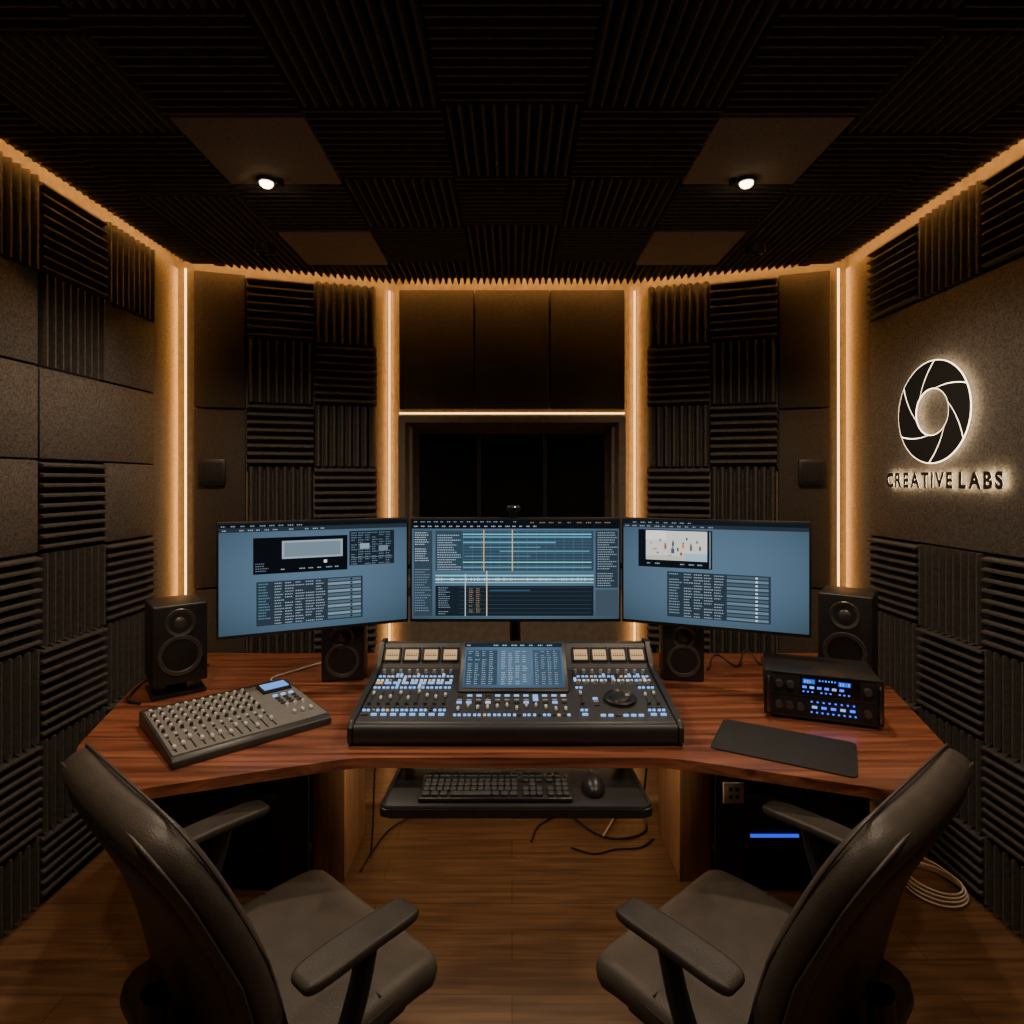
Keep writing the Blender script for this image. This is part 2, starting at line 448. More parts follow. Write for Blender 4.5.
for k in range(NB):
    a0 = 2*PI*k/NB+.3; a1 = a0+2*PI/NB; g = .0022
    e0, b0 = edge_line(a0, g); e1, b1 = edge_line(a1, -g)
    pol = [(p.x, p.y) for p in e0]
    pol += [(Ro*math.cos(b0+(b1-b0)*i/8), Ro*math.sin(b0+(b1-b0)*i/8)) for i in range(1, 8)]
    pol += [(p.x, p.y) for p in e1[::-1]]
    i0, i1 = a0+g/Ri, a1-g/Ri
    pol += [(Ri*math.cos(i1+(i0-i1)*i/6), Ri*math.sin(i1+(i0-i1)*i/6)) for i in range(1, 6)]
    obj('shutter_blade', prism(bmesh.new(), pol, .0265, .0272), M_dark, t, sm=False)

t = thing('wall_lettering', 'backlit CREATIVE LABS lettering under the round emblem', 'sign lettering')
LM = wallM(1.66, 2.318, 1.468, (-1, 0)); t.matrix_world = LM
dg = bpy.context.evaluated_depsgraph_get
def letter_mesh(ch, off, ext):
    cu = bpy.data.curves.new('letter', 'FONT'); cu.body = ch; cu.size = .079; cu.offset = off; cu.extrude = ext; cu.resolution_u = 4
    ob = bpy.data.objects.new('letter_tmp', cu); C.objects.link(ob)
    bpy.context.view_layer.update()
    me = bpy.data.meshes.new_from_object(ob.evaluated_get(dg()))
    bpy.data.objects.remove(ob); return me
items = []; x = 0; CAP = .0625
for i, ch in enumerate('CREATIVE LABS'):
    if ch == ' ': x += .022; continue
    bold = .0036 if i > 8 else .0024
    a = letter_mesh(ch, bold, .0006); b = letter_mesh(ch, bold-.0006, .0003)
    xs = [v.co.x for v in a.vertices]; w = max(xs)-min(xs)
    ys = [v.co.y for v in a.vertices]; y0, y1 = min(ys), max(ys)
    items.append((a, b, x-min(xs), y0, CAP/(y1-y0))); x += w+.0120
tot = x-.0120; sc = .625/tot
for a, b, xo, y0, ky in items:          # every letter set to one cap height on one base line
    for me, nm, m in ((a, 'letter', M_dark), (b, 'letter_glow', M_text)):
        me.transform(Matrix.Diagonal((sc, ky, 1, 1)) @ T((xo-tot/2, -y0, 0)))
        me.materials.clear(); me.materials.append(m)
        if nm == 'letter':
            la = bpy.data.objects.new(nm, me); C.objects.link(la); la.parent = t; la.location = (0, 0, .018)
        else:
            lb = bpy.data.objects.new(nm, me); C.objects.link(lb); lb.parent = la; lb.location = (0, 0, -.0009)

# ------------------------------------------------------------------ desk
desk = thing('studio_desk', 'wide reddish wooden studio desk with angled wings and keyboard tray', 'desk', (0, 1.9, 0))
DM = T((0, -1.9, 0))
top = [(-.43, 1.62), (.43, 1.62), (.95, 1.44), (1.215, 1.66), (1.38, 2.2), (1.38, 2.6), (-1.38, 2.6), (-1.38, 2.2), (-1.215, 1.66), (-.95, 1.44)]
obj('tabletop', prism(bmesh.new(), roundpoly(top, .06), .722, .75, .006, DM), M_desk, desk)
for s in (-1, 1):
    obj('side_panel', box(bmesh.new(), (s*.685, 2.40, .361), (.12, .32, .722), .004, 2, DM), M_side, desk)
    bm = bmesh.new()
    box(bm, (s*1.03, 2.54, .361), (.57, .02, .70), 0, 2, DM); box(bm, (s*1.305, 2.37, .361), (.02, .33, .70), 0, 2, DM)
    box(bm, (s*1.03, 2.37, .03), (.57, .33, .04), 0, 2, DM); box(bm, (s*1.03, 2.37, .14), (.57, .33, .02), 0, 2, DM)
    box(bm, (s*1.03, 2.37, .52), (.57, .33, .02), 0, 2, DM)
    box(bm, (s*.80, 2.20, .361), (.11, .015, .70), 0, 2, DM)
    obj('cabinet', bm, M_blk, desk, sm=False)
bm = box(bmesh.new(), (.807, 2.188, .36), (.075, .012, .075), .003, 2, DM); so = obj('power_socket', bm, M_plate, desk)
bm = bmesh.new()
for x, z in ((.795, .375), (.819, .375), (.795, .347), (.819, .347)): box(bm, (x, 2.181, z), (.012, .004, .012), 0, 2, DM)
obj('socket_slots', bm, M_dark, so, sm=False)
l = bpy.data.lights.new('under_desk_fill', 'AREA'); l.shape = 'RECTANGLE'; l.size = 1.0; l.size_y = .06; l.energy = 4; l.color = (1, .66, .38)  # added fill lamp without a fixture, warms the floor below the desk
lo = bpy.data.objects.new('under_desk_fill', l); C.objects.link(lo); lo.parent = desk; lo.location = (0, .30, .715)
TZ = .68
tr = [(-.336, 1.492), (.356, 1.492), (.338, 1.80), (-.318, 1.80)]
trp = roundpoly(tr, .03, 6)
tray = obj('keyboard_tray', prism(bmesh.new(), trp, TZ-.022, TZ, .004, DM), M_blk, desk)
rim = [(x*.985, 1.645+(y-1.645)*.96, TZ+.002) for x, y in trp]
bm = bmesh.new(); tube(bm, [DM @ Vector(p) for p in rim+rim[:1]], .004, 6); obj('tray_lip', bm, M_blk2, tray)
for s in (-1, 1): obj('tray_rail', box(bmesh.new(), (s*.315+.01, 1.77, .701), (.02, .04, .042), .003, 2, DM), M_blk, desk)

# keyboard
kb = thing('computer_keyboard', 'black computer keyboard on the pull-out tray', 'keyboard', (-.042, 1.588, TZ), 0)
obj('body', box(bmesh.new(), (0, 0, .006), (.395, .130, .012), .004), M_blk2, kb)
def keymesh(w):
    return prism(bmesh.new(), [(-w/2, -.0085), (w/2, -.0085), (w/2, .0085), (-w/2, .0085)], 0, .008, .0018, None, 1)
kc = {}
def addkey(x, y, w):
    x *= .92
    if w not in kc: kc[w] = obj('key', keymesh(w*.92), M_key, kb, loc=(x, y, .012))
    else: cp(kc[w], kb, (x, y, .012))
for r in range(5):
    y = -.049+r*.0235
    if r == 0:
        xs = [(-.195, .022), (-.17, .02), (-.145, .02), (-.07, .115), (.0, .02), (.025, .02), (.05, .022)]
        for x, w in xs: addkey(x, y, w)
    else:
        n = 14
        for k in range(n): addkey(-.197+k*.0192, y, .0168)
    for k in range(4):
        if r in (0, 1, 3, 4) or k == 1: addkey(.085+k*.0192+.012*(k > 2), y, .0168)
    for k in range(2 if r < 4 else 1): addkey(.178+k*.0192, y, .0168)

ms = thing('computer_mouse', 'black computer mouse beside the keyboard', 'mouse', (.215, 1.595, TZ), 0)
bm = bmesh.new(); bmesh.ops.create_uvsphere(bm, u_segments=24, v_segments=14, radius=1)
for v in bm.verts:
    v.co.x *= .030*(1-.12*v.co.y); v.co.y *= .053; v.co.z = max(v.co.z, -.15)*.032+.005
obj('shell', bm, M_blk2, ms)
bm = bmesh.new(); lathe(bm, [(0, -.003), (.008, -.003), (.008, .003), (0, .003)], 16, T((0, .026, .031)) @ R(PI/2, 'Y')); obj('scroll_wheel', bm, M_ring, ms)

# ------------------------------------------------------------------ screens UI
class UI:
    def __init__(s, b): s.b = b; s.r = []
    def rect(s, x0, y0, x1, y1, c, l=1):
        a = s.b; s.r.append(((x0-a[0])/(a[2]-a[0]), (y0-a[1])/(a[3]-a[1]), (x1-a[0])/(a[2]-a[0]), (y1-a[1])/(a[3]-a[1]), c, l))
    def lines(s, x0, y0, x1, y1, rows, cols, c, l=3, fill=.6, th=.35):
        for r in range(rows):
            y = y0+(y1-y0)*(r+.3)/rows; h = (y1-y0)/rows*th
            for k in range(cols):
                x = x0+(x1-x0)*k/cols; X1 = x+(x1-x0)/cols*fill*random.uniform(.6, 1.1)
                if random.random() < .1: continue
                while x < X1:      # a word-like row of short strokes
                    wd = random.uniform(.8, 1.8); s.rect(x, y, min(X1, x+wd), y+h, c, l); x += wd+.6
    def mesh(s, w, h, bg):
        bm = bmesh.new(); L = bm.loops.layers.float_color.new('Col')
        NX, NY = 10, 8; b = lin(bg)
        def bc(u, v): k = 1.3-1.3*((u-.5)**2+(v-.45)**2); return tuple(c*k for c in b)+(1,)
        for i in range(NX):
            for j in range(NY):
                q = [(i/NX, j/NY), ((i+1)/NX, j/NY), ((i+1)/NX, (j+1)/NY), (i/NX, (j+1)/NY)]
                f = bm.faces.new([bm.verts.new(((u-.5)*w, 0, (1-v)*h)) for u, v in q[::-1]])
                for lo, (u, v) in zip(f.loops, q[::-1]): lo[L] = bc(u, v)
        for u0, v0, u1, v1, c, l in s.r:
            y = -.0005*l
            f = bm.faces.new([bm.verts.new(((u-.5)*w, y, (1-v)*h)) for u, v in ((u0, v1), (u1, v1), (u1, v0), (u0, v0))])
            for lo in f.loops: lo[L] = lin(c)+(1,)
        return bm

BG = '43586a'
u1 = UI((219, 522, 406, 636))
u1.rect(219, 522, 406, 526, '0d1217'); u1.lines(221, 522.8, 300, 526, 1, 9, '74838f', 2); u1.rect(219, 526, 406, 530.5, '222b33'); u1.lines(222, 527, 330, 530.5, 1, 14, '8290a0', 2)
u1.rect(250, 537, 342, 575, '0a0d11'); u1.rect(277, 541, 337, 560, '8798a5', 2); u1.rect(279, 543, 335, 558, '667682', 3); u1.rect(318, 563, 321, 566, 'e8eef4', 2); u1.lines(276, 569.5, 338, 572.5, 1, 7, '8c9ba8', 2); u1.lines(252, 563, 274, 573, 4, 1, '5c6b78', 2)
u1.rect(344, 533, 392, 571, '18212a'); u1.lines(346, 534, 390, 571, 14, 6, '5d7182', 2, .8); u1.rect(355, 547, 365, 553, '7e8d9a', 3); u1.rect(375, 550, 385, 556, '5f6f7c', 3); u1.rect(346, 562, 390, 562.8, '53636f', 3)
u1.rect(253, 583, 358, 629, '24303b'); u1.lines(255, 584, 268, 629, 15, 1, '557889', 2, .9); u1.lines(270, 584, 320, 629, 15, 5, '8a98a2', 2, .85, .3)
for i in range(11): u1.rect(322, 584.2+i*4.06, 356, 587.0+i*4.06, '6c7e8b' if i % 2 else '445a69', 2); u1.rect(345, 584.7+i*4.06, 347.2, 586.5+i*4.06, '10171f', 3)
u2 = UI((414, 520, 617, 619))
u2.rect(414, 520, 617, 529, '0c1116'); u2.lines(416, 520.9, 520, 523.6, 1, 16, '728290', 2); u2.lines(530, 521.5, 612, 524.6, 1, 9, '7d6044', 2); u2.lines(416, 525.3, 540, 528.2, 1, 18, '9aa6b2', 2)
u2.rect(416, 531, 434, 616, '2c3a46'); u2.lines(417, 532, 433, 562, 13, 1, 'a0adb8', 2, .9); u2.lines(417, 566, 433, 612, 18, 1, '607488', 2, .9)
u2.rect(437, 531, 592, 571, '2a3d4b'); u2.lines(439, 532, 463, 571, 16, 1, '8fa0ac', 2, .9)
for i in range(13): u2.rect(464, 532+i*3.05, 590, 532.35+i*3.05, '4b667a', 2)
for i in range(14): u2.rect(464+i*9, 531, 464.4+i*9, 571, '3f5a6c', 2)
u2.rect(464, 534, 590, 535.4, '62b4c8', 2); u2.rect(464, 536.6, 590, 538.0, '458ca0', 2); u2.rect(464, 542, 555, 543.4, '4f94ac', 2); u2.rect(470, 547, 540, 548.2, '4a7a90', 2); u2.rect(500, 551, 588, 552.2, '4d8498', 2); u2.rect(466, 556, 530, 557, '4a7488', 2)
u2.rect(484, 530, 484.9, 571, 'cfa35a', 4); u2.rect(512, 530, 512.9, 571, 'd6b06c', 4); u2.rect(464, 562, 590, 563, '76c8cc', 3); u2.rect(464, 567, 590, 567.9, '5c98a4', 3)
u2.rect(437, 573, 592, 584.5, '3a5666', 2); u2.rect(437, 575, 592, 576.6, '6fbccc', 3); u2.rect(437, 579, 592, 580, 'd0e4ea', 3); u2.rect(437, 582, 592, 583.2, '86b0c0', 3)
for i in range(95): h = random.uniform(.3, 1.7); u2.rect(438+i*1.61, 579.5-h, 438.6+i*1.61, 579.5+h, 'c4dce4', 4)
u2.rect(437, 586, 592, 616, '161f27', 1)
for i in range(7): u2.rect(460, 587.5+i*4.2, 590, 587.9+i*4.2, '2c3d4a', 2)
u2.lines(440, 587, 458, 615, 13, 1, '6c8090', 2); u2.rect(490, 590, 530, 591.2, '2c4c62', 2)
u2.rect(487, 571, 487.7, 616, 'e4cca8', 4); u2.rect(466, 574, 466.7, 616, 'b9c6cf', 4); u2.lines(470, 588, 484, 613, 13, 2, '917355', 3, .6)
u2.rect(594, 531, 616, 588, '26323c'); u2.lines(596, 532, 615, 587, 23, 1, '7f909e', 2, .95); u2.rect(594, 590, 616, 616, '36444f')
u3 = UI((625, 522, 805, 633))
u3.rect(625, 522, 805, 526, '10171f'); u3.lines(627, 522.8, 700, 526, 1, 9, '74838f', 2); u3.rect(625, 526, 805, 530, '222b33'); u3.lines(627, 526.8, 720, 530, 1, 12, '7c8b98', 2)
u3.rect(641, 532, 716, 573, '0c1116'); u3.rect(649, 533, 711, 565, 'c6c6c0', 2); u3.rect(649, 533, 670, 543, 'dcdbd6', 3); u3.rect(688, 557, 711, 565, '8cb4c0', 3); u3.rect(649, 560, 690, 565, 'b4b2a8', 3)
for x, y, w, h, c in ((668, 548, 2.4, 5, 'b0502e'), (668.3, 546.2, 1.6, 1.8, '7a5a44'), (676, 545, 2, 4.4, '36424e'), (676.3, 543.2, 1.4, 1.6, '6a5040'), (675, 552, 3.4, 5.4, '3c4c70'), (675.8, 549.8, 1.8, 2, '7a5a44'), (686, 547, 2.4, 4.6, 'd08038'), (686.4, 545.2, 1.6, 1.7, '5f4838'), (694, 548, 2.2, 5.8, '59524c'), (694.3, 546, 1.5, 1.8, '7c6450'), (656, 552, 4.4, 2.2, 'c39a5c'), (684, 556, 2.6, 3.4, 'a64034'), (700, 543, 2.4, 3, '6a865e'), (663, 542, 1.9, 2.6, '8d6a50'), (690, 540, 1.9, 2.6, '404a54'), (672, 559, 3.6, 1.3, '9c8a74'), (681, 551, 1.8, 4, '5a4038'), (660, 556, 2.6, 2, '70808a'), (703, 549, 2, 4.4, '66524a'), (653, 546, 3.2, 1.6, '8aa8a8')): u3.rect(x, y, x+w, y+h, c, 4)
u3.lines(650, 567, 710, 571, 1, 7, '7c8b98', 2); u3.rect(713, 533, 714.6, 572, '5d6c78', 2)
u3.rect(671, 577, 771, 626, '24303b'); u3.lines(673, 578, 686, 626, 16, 1, '708693', 2, .9); u3.lines(688, 578, 728, 626, 16, 4, '8a98a2', 2, .85, .3)
for i in range(12): u3.rect(730, 578.2+i*3.98, 769, 580.9+i*3.98, '5a6c79' if i % 2 else '3f5261', 2); u3.rect(757, 578.7+i*3.98, 759, 580.4+i*3.98, 'd7dfe4', 3)

MZ, MH = .9675, .392
def monitor(loc, rz, w, ui, label):
    t = thing('computer_monitor', label, 'monitor', loc, rz)
    bm = box(bmesh.new(), (0, .012, MH/2), (w, .022, MH), .004); obj('bezel', bm, M_blk, t)
    bm = prism(bmesh.new(), [(-w*.36, .02), (w*.36, .02), (w*.28, .045), (-w*.28, .045)], .06, MH-.06, .006); obj('rear_housing', bm, M_blk, t)
    bm = ui.mesh(w-.014, MH-.020, BG); obj('screen', bm, M_scr, t, sm=False, loc=(0, -.0006, .012))
    return t
m2 = monitor((.013, 2.25, MZ), 0, .790, u2, 'centre monitor showing a timeline with waveform tracks')
m1 = monitor((-.684, 2.120, MZ), math.radians(24.4), .648, u1, 'left angled monitor showing a small preview window and table')
m3 = monitor((.709, 2.135, MZ), math.radians(-22), .640, u3, 'right angled monitor showing a bright picture of small figures')

mt = thing('monitor_mount', 'black pole and arms holding the three monitors over the desk', 'monitor mount', (.012, 2.36, .75))
obj('base_plate', box(bmesh.new(), (0, 0, .006), (.26, .16, .012), .004), M_blk2, mt)
obj('pole', lathe(bmesh.new(), [(0, .01), (.022, .01), (.022, .43), (0, .43)], 20), M_blk2, mt)
for s in (-1, 1):
    obj('arm', tube(bmesh.new(), [(0, .0, .41), (s*.46, .03, .41), (s*.66, -.13, .41), (s*.68, -.172, .41)], .015, 10), M_blk2, mt)
obj('clamp', box(bmesh.new(), (0, -.040, .41), (.09, .05, .09), .006), M_blk2, mt)

wc = thing('webcam', 'small black webcam perched on top of the centre monitor', 'webcam', (.006, 2.258, MZ+MH))
obj('body', box(bmesh.new(), (0, 0, .032), (.05, .03, .026), .009, 3), M_blk, wc)
obj('clip', box(bmesh.new(), (0, .006, .010), (.03, .03, .02), .003), M_blk2, wc)
obj('lens', lathe(bmesh.new(), [(0, .004), (.008, .003), (.011, 0), (.011, -.004), (0, -.004)], 16, T((0, -.0155, .032)) @ R(PI/2, 'X')), M_glassd, wc)

# ------------------------------------------------------------------ big console
cs = thing('mixing_console', 'large black mixing console with built-in touch screen at desk centre', 'mixing console', (.010, 1.87, .75))
W = .93
prof = [(-.165, 0), (-.178, .012), (-.178, .05), (-.162, .062), (.165, .102), (.185, .108), (.245, .175), (.295, .170), (.305, .15), (.305, 0)]
def xprism(bm, prof, x0, x1, bev=0):
    Mx = Matrix(((0, 0, 1, 0), (1, 0, 0, 0), (0, 1, 0, 0), (0, 0, 0, 1)))
    return prism(bm, prof, x0, x1, bev, Mx)
obj('chassis', xprism(bmesh.new(), prof, -W/2+.008, W/2-.008, .003), M_cons, cs)
big = [(-.175, 0), (-.19, .014), (-.19, .054), (-.168, .07), (.16, .112), (.178, .12), (.238, .184), (.30, .180), (.312, .15), (.312, 0)]
for s in (-1, 1): obj('side_cheek', xprism(bmesh.new(), big, s*W/2-.008, s*W/2+.008, .004), M_blk, cs)
obj('front_rest', tube(bmesh.new(), [(-W/2+.01, -.178, .034), (W/2-.01, -.178, .034)], .028, 14, .5), M_blk, cs)
SL = math.atan2(.04, .327)
def sz(y): return .062+(y+.162)*.04/.327
BA = math.atan2(.067, .06)
# meters: a raised rim round a recessed lit face with a dark scale line
bf = bmesh.new()
for (cx, cy, wx, wy) in ((0, .0225, .060, .007), (0, -.0225, .060, .007), (.0265, 0, .007, .052), (-.0265, 0, .007, .052)): box(bf, (cx, cy, .002), (wx, wy, .007), .001, 1)
bmw = box(bmesh.new(), (0, 0, .0008), (.048, .040, .0016)); bsc = box(bmesh.new(), (0, -.004, .0019), (.040, .002, .0006))
for i in range(5): box(bsc, (-.016+i*.008, .002, .0019), (.0016, .008, .0006))
fr0 = None
for x in (-.425, -.358, -.291, -.224, .228, .293, .358, .423):
    loc = (x, .215, .1425); rot = (BA, 0, 0)
    if fr0 is None:
        fr0 = obj('meter', bf, M_blk2, cs, loc=loc, rot=rot); bw = obj('meter_face', bmw, M_meter, fr0); bs = obj('meter_scale', bsc, M_dark, fr0)
    else:
        f2 = cp(fr0, cs, loc, rot); cp(bw, f2); cp(bs, f2)
ts = obj('touch_screen', box(bmesh.new(), (0, .012, .100), (.35, .022, .200), .006), M_blk, cs, loc=(-.005, .005, .090), rot=(math.radians(-55), 0, 0))
u4 = UI((466, 654, 561, 690))
u4.rect(466, 654, 561, 657.5, '1a242c'); u4.lines(468, 654.8, 555, 657.5, 1, 10, '95a4b0', 2)
u4.rect(468, 660, 498, 688, '2f4252'); u4.rect(500, 660, 530, 688, '4a6074'); u4.rect(532, 660, 559, 688, '37495a')
u4.lines(470, 660.5, 497, 688, 16, 4, '8898a4', 2); u4.lines(502, 660.5, 529, 688, 16, 4, '93a7b8', 2); u4.lines(534, 660.5, 558, 688, 16, 4, '7c8c9a', 2)
obj('display', u4.mesh(.325, .176, '445a70'), M_scr, ts, sm=False, loc=(0, -.0008, .012))
base = {}
def ctl(name, key, maker, m, x, y, lift=0):
    loc = (x, y, sz(y)+lift); rot = (SL, 0, 0)
    if key not in base: base[key] = obj(name, maker(), m, cs, loc=loc, rot=rot)
    else: cp(base[key], cs, loc, rot)
def knob_bm(r, h): return lathe(bmesh.new(), [(0, 0), (r, 0), (r*.85, h), (r*.6, h+.001), (0, h+.001)], 12)
def btn_bm(w, dd): return box(bmesh.new(), (0, 0, .002), (w, dd, .006), .001, 1)
def fader_bm(): return box(bmesh.new(), (0, 0, .006), (.008, .015, .010), .002, 1)
def slot_bm(): return box(bmesh.new(), (0, 0, .0), (.003, .065, .0024))
CY, DK, WL, AM, GR = ('cy', M_cyan), ('dk', M_kdark), ('wl', M_wled), ('am', M_amber), ('gr', M_knob)
leds = [CY, DK, WL, CY, DK, AM, GR]
strips = [-.440+i*.0280 for i in range(9)] + [.203+i*.0285 for i in range(9)]
mid = [-.170+i*.0290 for i in range(12)]
random.seed(9)
def btn(nm, x, y, main, w=.0088, dd=.0062):
    kk, mm = main if random.random() < .80 else random.choice(leds)
    ctl(nm, nm+kk, lambda: btn_bm(w, dd), mm, x, y)
for i, x in enumerate(strips):
    rb_ = i >= 9
    ctl('knob', 'k', lambda: knob_bm(.0062, .011), M_knob, x, .152)
    for y, nm, mc in ((.134, 'mute_button', DK), (.120, 'solo_button', CY), (.106, 'select_button', DK), (.092, 'record_button', WL)):
        for dx in (-.0063, .0063): btn(nm, x+dx, y, mc)
    btn('channel_display', x, .074, CY, .021, .008) if not rb_ else ctl('knob', 'k', None, M_knob, x, .074)
    if not rb_ or i in (9, 16, 17):
        for dx in (-.0063, .0063): btn('assign_button', x+dx, .056, DK); btn('view_button', x+dx, .042, CY)
        ctl('fader_slot', 'slot', slot_bm, M_dark, x, -.012, .0006)
        ctl('fader', 'f', fader_bm, M_cap, x, -.012+random.uniform(-.022, .022))
        ctl('knob', 'k2', lambda: knob_bm(.006, .008), M_kdark, x, -.062)
        for dx in (-.0063, .0063): btn('bank_button', x+dx, -.085, DK); btn('layer_button', x+dx, -.100, CY)
        btn('cue_button', x, -.125, CY, .017, .007)
for i, x in enumerate(mid):
    for y, nm, mc in ((-.012, 'function_button', CY), (-.026, 'macro_button', DK), (-.040, 'scene_button', GR), (-.054, 'memory_button', DK)): btn(nm, x, y, mc, .016, .0065)
    ctl('fader', 'f', fader_bm, M_cap, x, -.088+random.uniform(-.012, .012))
    for dx in (-.0065, .0065): btn('transport_button', x+dx, -.128, CY)
jw = obj('jog_wheel', lathe(bmesh.new(), [(0, 0), (.050, 0), (.050, .010), (.045, .013), (.040, .008), (.034, .008), (.030, .013), (.020, .016), (0, .016)], 36), M_blk2, cs, loc=(.320, -.035, sz(-.035)), rot=(SL, 0, 0))
obj('finger_dimple', lathe(bmesh.new(), [(0, 0), (.008, 0), (.007, .002), (0, .001)], 16, T((.022, 0, .0155))), M_knob, jw)
for x, y in ((.255, -.130), (.277, -.130), (.299, -.130), (.321, -.130), (.343, -.130), (.365, -.130), (.245, -.03), (.245, -.05), (.245, -.07)):
    btn('jog_button', x, y, CY, .015, .007)

# ------------------------------------------------------------------ small mixer
mx = thing('audio_mixer', 'small grey audio mixer densely covered with knobs on left desk wing', 'audio mixer', (-.845, 1.836, .75), math.radians(43))
mw, md = .44, .38
pf = [(-md/2, 0), (-md/2, .020), (-md/2+.015, .028), (md/2-.04, .052), (md/2, .048), (md/2, 0)]
obj('body', xprism(bmesh.new(), pf, -mw/2, mw/2, .004), M_mside, mx)
S2 = math.atan2(.024, md-.055)
def mz(y): return .028+(y+md/2-.015)*.024/(md-.055)
obj('panel', box(bmesh.new(), (0, 0, .001), (mw-.012, md-.060, .003), 0), M_silver, mx, loc=(0, -.012, mz(-.012)), rot=(S2, 0, 0))
mb = {}
def mctl(name, key, maker, m, x, y, lift=.0025):
    loc = (x, y, mz(y)+lift); rot = (S2, 0, 0)
    if key not in mb: mb[key] = obj(name, maker(), m, mx, loc=loc, rot=rot)
    else: cp(mb[key], mx, loc, rot)
for i in range(12):
    x = -.202+i*.0240
    for j in range(8):
        mctl('knob', 'k%d' % (j % 2), lambda: knob_bm(.0056, .010), (M_cap, M_kdark)[j % 2], x, .128-j*.0214)
    mctl('button', 'b', lambda: btn_bm(.008, .006), M_cap, x, -.050)
    mctl('button', 'bb', lambda: btn_bm(.008, .006), M_kdark, x, -.064)
    mctl('fader_slot', 's', lambda: box(bmesh.new(), (0, 0, 0), (.004, .078, .002)), M_dark, x, -.119)
    mctl('fader', 'f', lambda: box(bmesh.new(), (0, 0, .006), (.009, .014, .010), .002, 1), M_cap, x, -.119+random.uniform(-.025, .025))
for i in range(3):
    for j in range(4): mctl('button', 'b2%d' % (j == 0), lambda: btn_bm(.014, .010), M_kdark if j else M_cyan, .134+i*.026, .035-j*.022)
    mctl('knob', 'k0', None, M_cap, .134+i*.026, -.058)
    mctl('fader', 'f', None, M_cap, .134+i*.026, -.115)
dsp = obj('display', box(bmesh.new(), (0, 0, .006), (.095, .062, .014), .003), M_blk, mx, loc=(.155, .098, mz(.098)), rot=(S2, 0, 0))
obj('display_glass', box(bmesh.new(), (0, 0, .0137), (.080, .048, .002), 0), glow('lcd_glow', (.14, .38, .95), 1.2), dsp, sm=False)

# ------------------------------------------------------------------ speakers
def driver(bm, r, M):
    lathe(bm, [(r*.93, .002), (r*.85, -.002), (r*.35, -.02*r/.06), (r*.33, -.016*r/.06), (r*.2, -.006*r/.06), (0, -.003*r/.06)], 28, M)
def speaker(loc, rz, w, dd, h, label, stand=False):
    t = thing('studio_speaker', label, 'speaker', loc, rz)
    z = .045 if stand else 0
    obj('cabinet', box(bmesh.new(), (0, 0, z+h/2), (w, dd, h), .008, 3), M_blk, t)
    if stand:
        obj('foot', box(bmesh.new(), (0, 0, .006), (w*1.0, dd*.9, .012), .004), M_blk2, t); obj('neck', box(bmesh.new(), (0, 0, .03), (w*.35, dd*.35, .036), .003), M_blk2, t)
    r1 = w*.36; F = lambda zz: T((0, -dd/2-.001, z+zz)) @ R(PI/2, 'X')
    bm = bmesh.new(); driver(bm, r1, F(h*.36)); wf = obj('woofer', bm, M_cone, t)
    obj('woofer_ring', lathe(bmesh.new(), [(r1*.9, 0), (r1*.92, .005), (r1*1.1, .006), (r1*1.14, .0)], 32, F(h*.36)), M_ring, wf)
    r2 = w*.15
    obj('tweeter', lathe(bmesh.new(), [(r2*1.9, 0), (r2*1.8, .003), (r2*1.1, -.004), (r2*.9, -.004), (r2*.6, .003), (0, .006)], 24, F(h*.77)), M_ring, t)
    return t
speaker((-1.205, 2.15, .75), math.radians(38), .172, .19, .275, 'larger black speaker on a foot at the left desk end', True)
speaker((1.275, 2.275, .75), math.radians(-36), .18, .19, .33, 'larger black speaker behind the blue-lit amplifier')
speaker((-.642, 2.31, .75), math.radians(8), .155, .15, .212, 'small black speaker under the left monitor')
speaker((.650, 2.31, .75), math.radians(-8), .150, .15, .212, 'small black speaker under the right monitor')

# ------------------------------------------------------------------ amplifier
am = thing('amplifier', 'black amplifier box with blue display lights on right desk wing', 'amplifier', (.995, 1.955, .75), math.radians(-20))
aw, ad, ah = .32, .21, .135
obj('chassis', box(bmesh.new(), (0, 0, .012+ah/2), (aw, ad, ah), .005), M_blk2, am)
obj('face_plate', box(bmesh.new(), (0, -ad/2-.004, .012+ah/2), (aw+.012, .010, ah+.004), .003), M_blk, am)
ft = None
for x in (-.13, .13):
    for y in (-.08, .08):
        if ft is None: ft = obj('foot', lathe(bmesh.new(), [(0, 0), (.014, 0), (.016, .014), (0, .014)], 16), M_rub, am, loc=(x, y, 0))
        else: cp(ft, am, (x, y, 0))
yf = -ad/2-.009
for s in (-1, 1):
    obj('handle', tube(bmesh.new(), smooth([(s*.153, yf, .03), (s*.153, yf-.022, .035), (s*.153, yf-.022, .125), (s*.153, yf, .13)], 5), .005, 8), M_chrome, am)
bm = bmesh.new()
for z in (.0145, .0795, .1455): box(bm, (0, yf-.001, z), (.29, .004, .003))
obj('frame_rib', bm, M_chrome, am)
kn = None
for x, z in ((-.122, .112), (-.090, .112), (-.122, .047), (-.092, .047), (-.062, .047), (.122, .112), (.122, .047)):
    loc = (x, yf, z)
    if kn is None:
        kn = obj('knob', lathe(bmesh.new(), [(0, 0), (.012, 0), (.0105, .014), (0, .014)], 20), M_ring, am, loc=loc, rot=(PI/2, 0, 0))
    else: cp(kn, am, loc, (PI/2, 0, 0))
obj('display_window', box(bmesh.new(), (.020, yf, .113), (.165, .003, .052), .001, 1), M_glassd, am)
ld = {}
random.seed(3)
M_ablue = glow('amplifier_blue', (.03, .12, 1), 2.0)
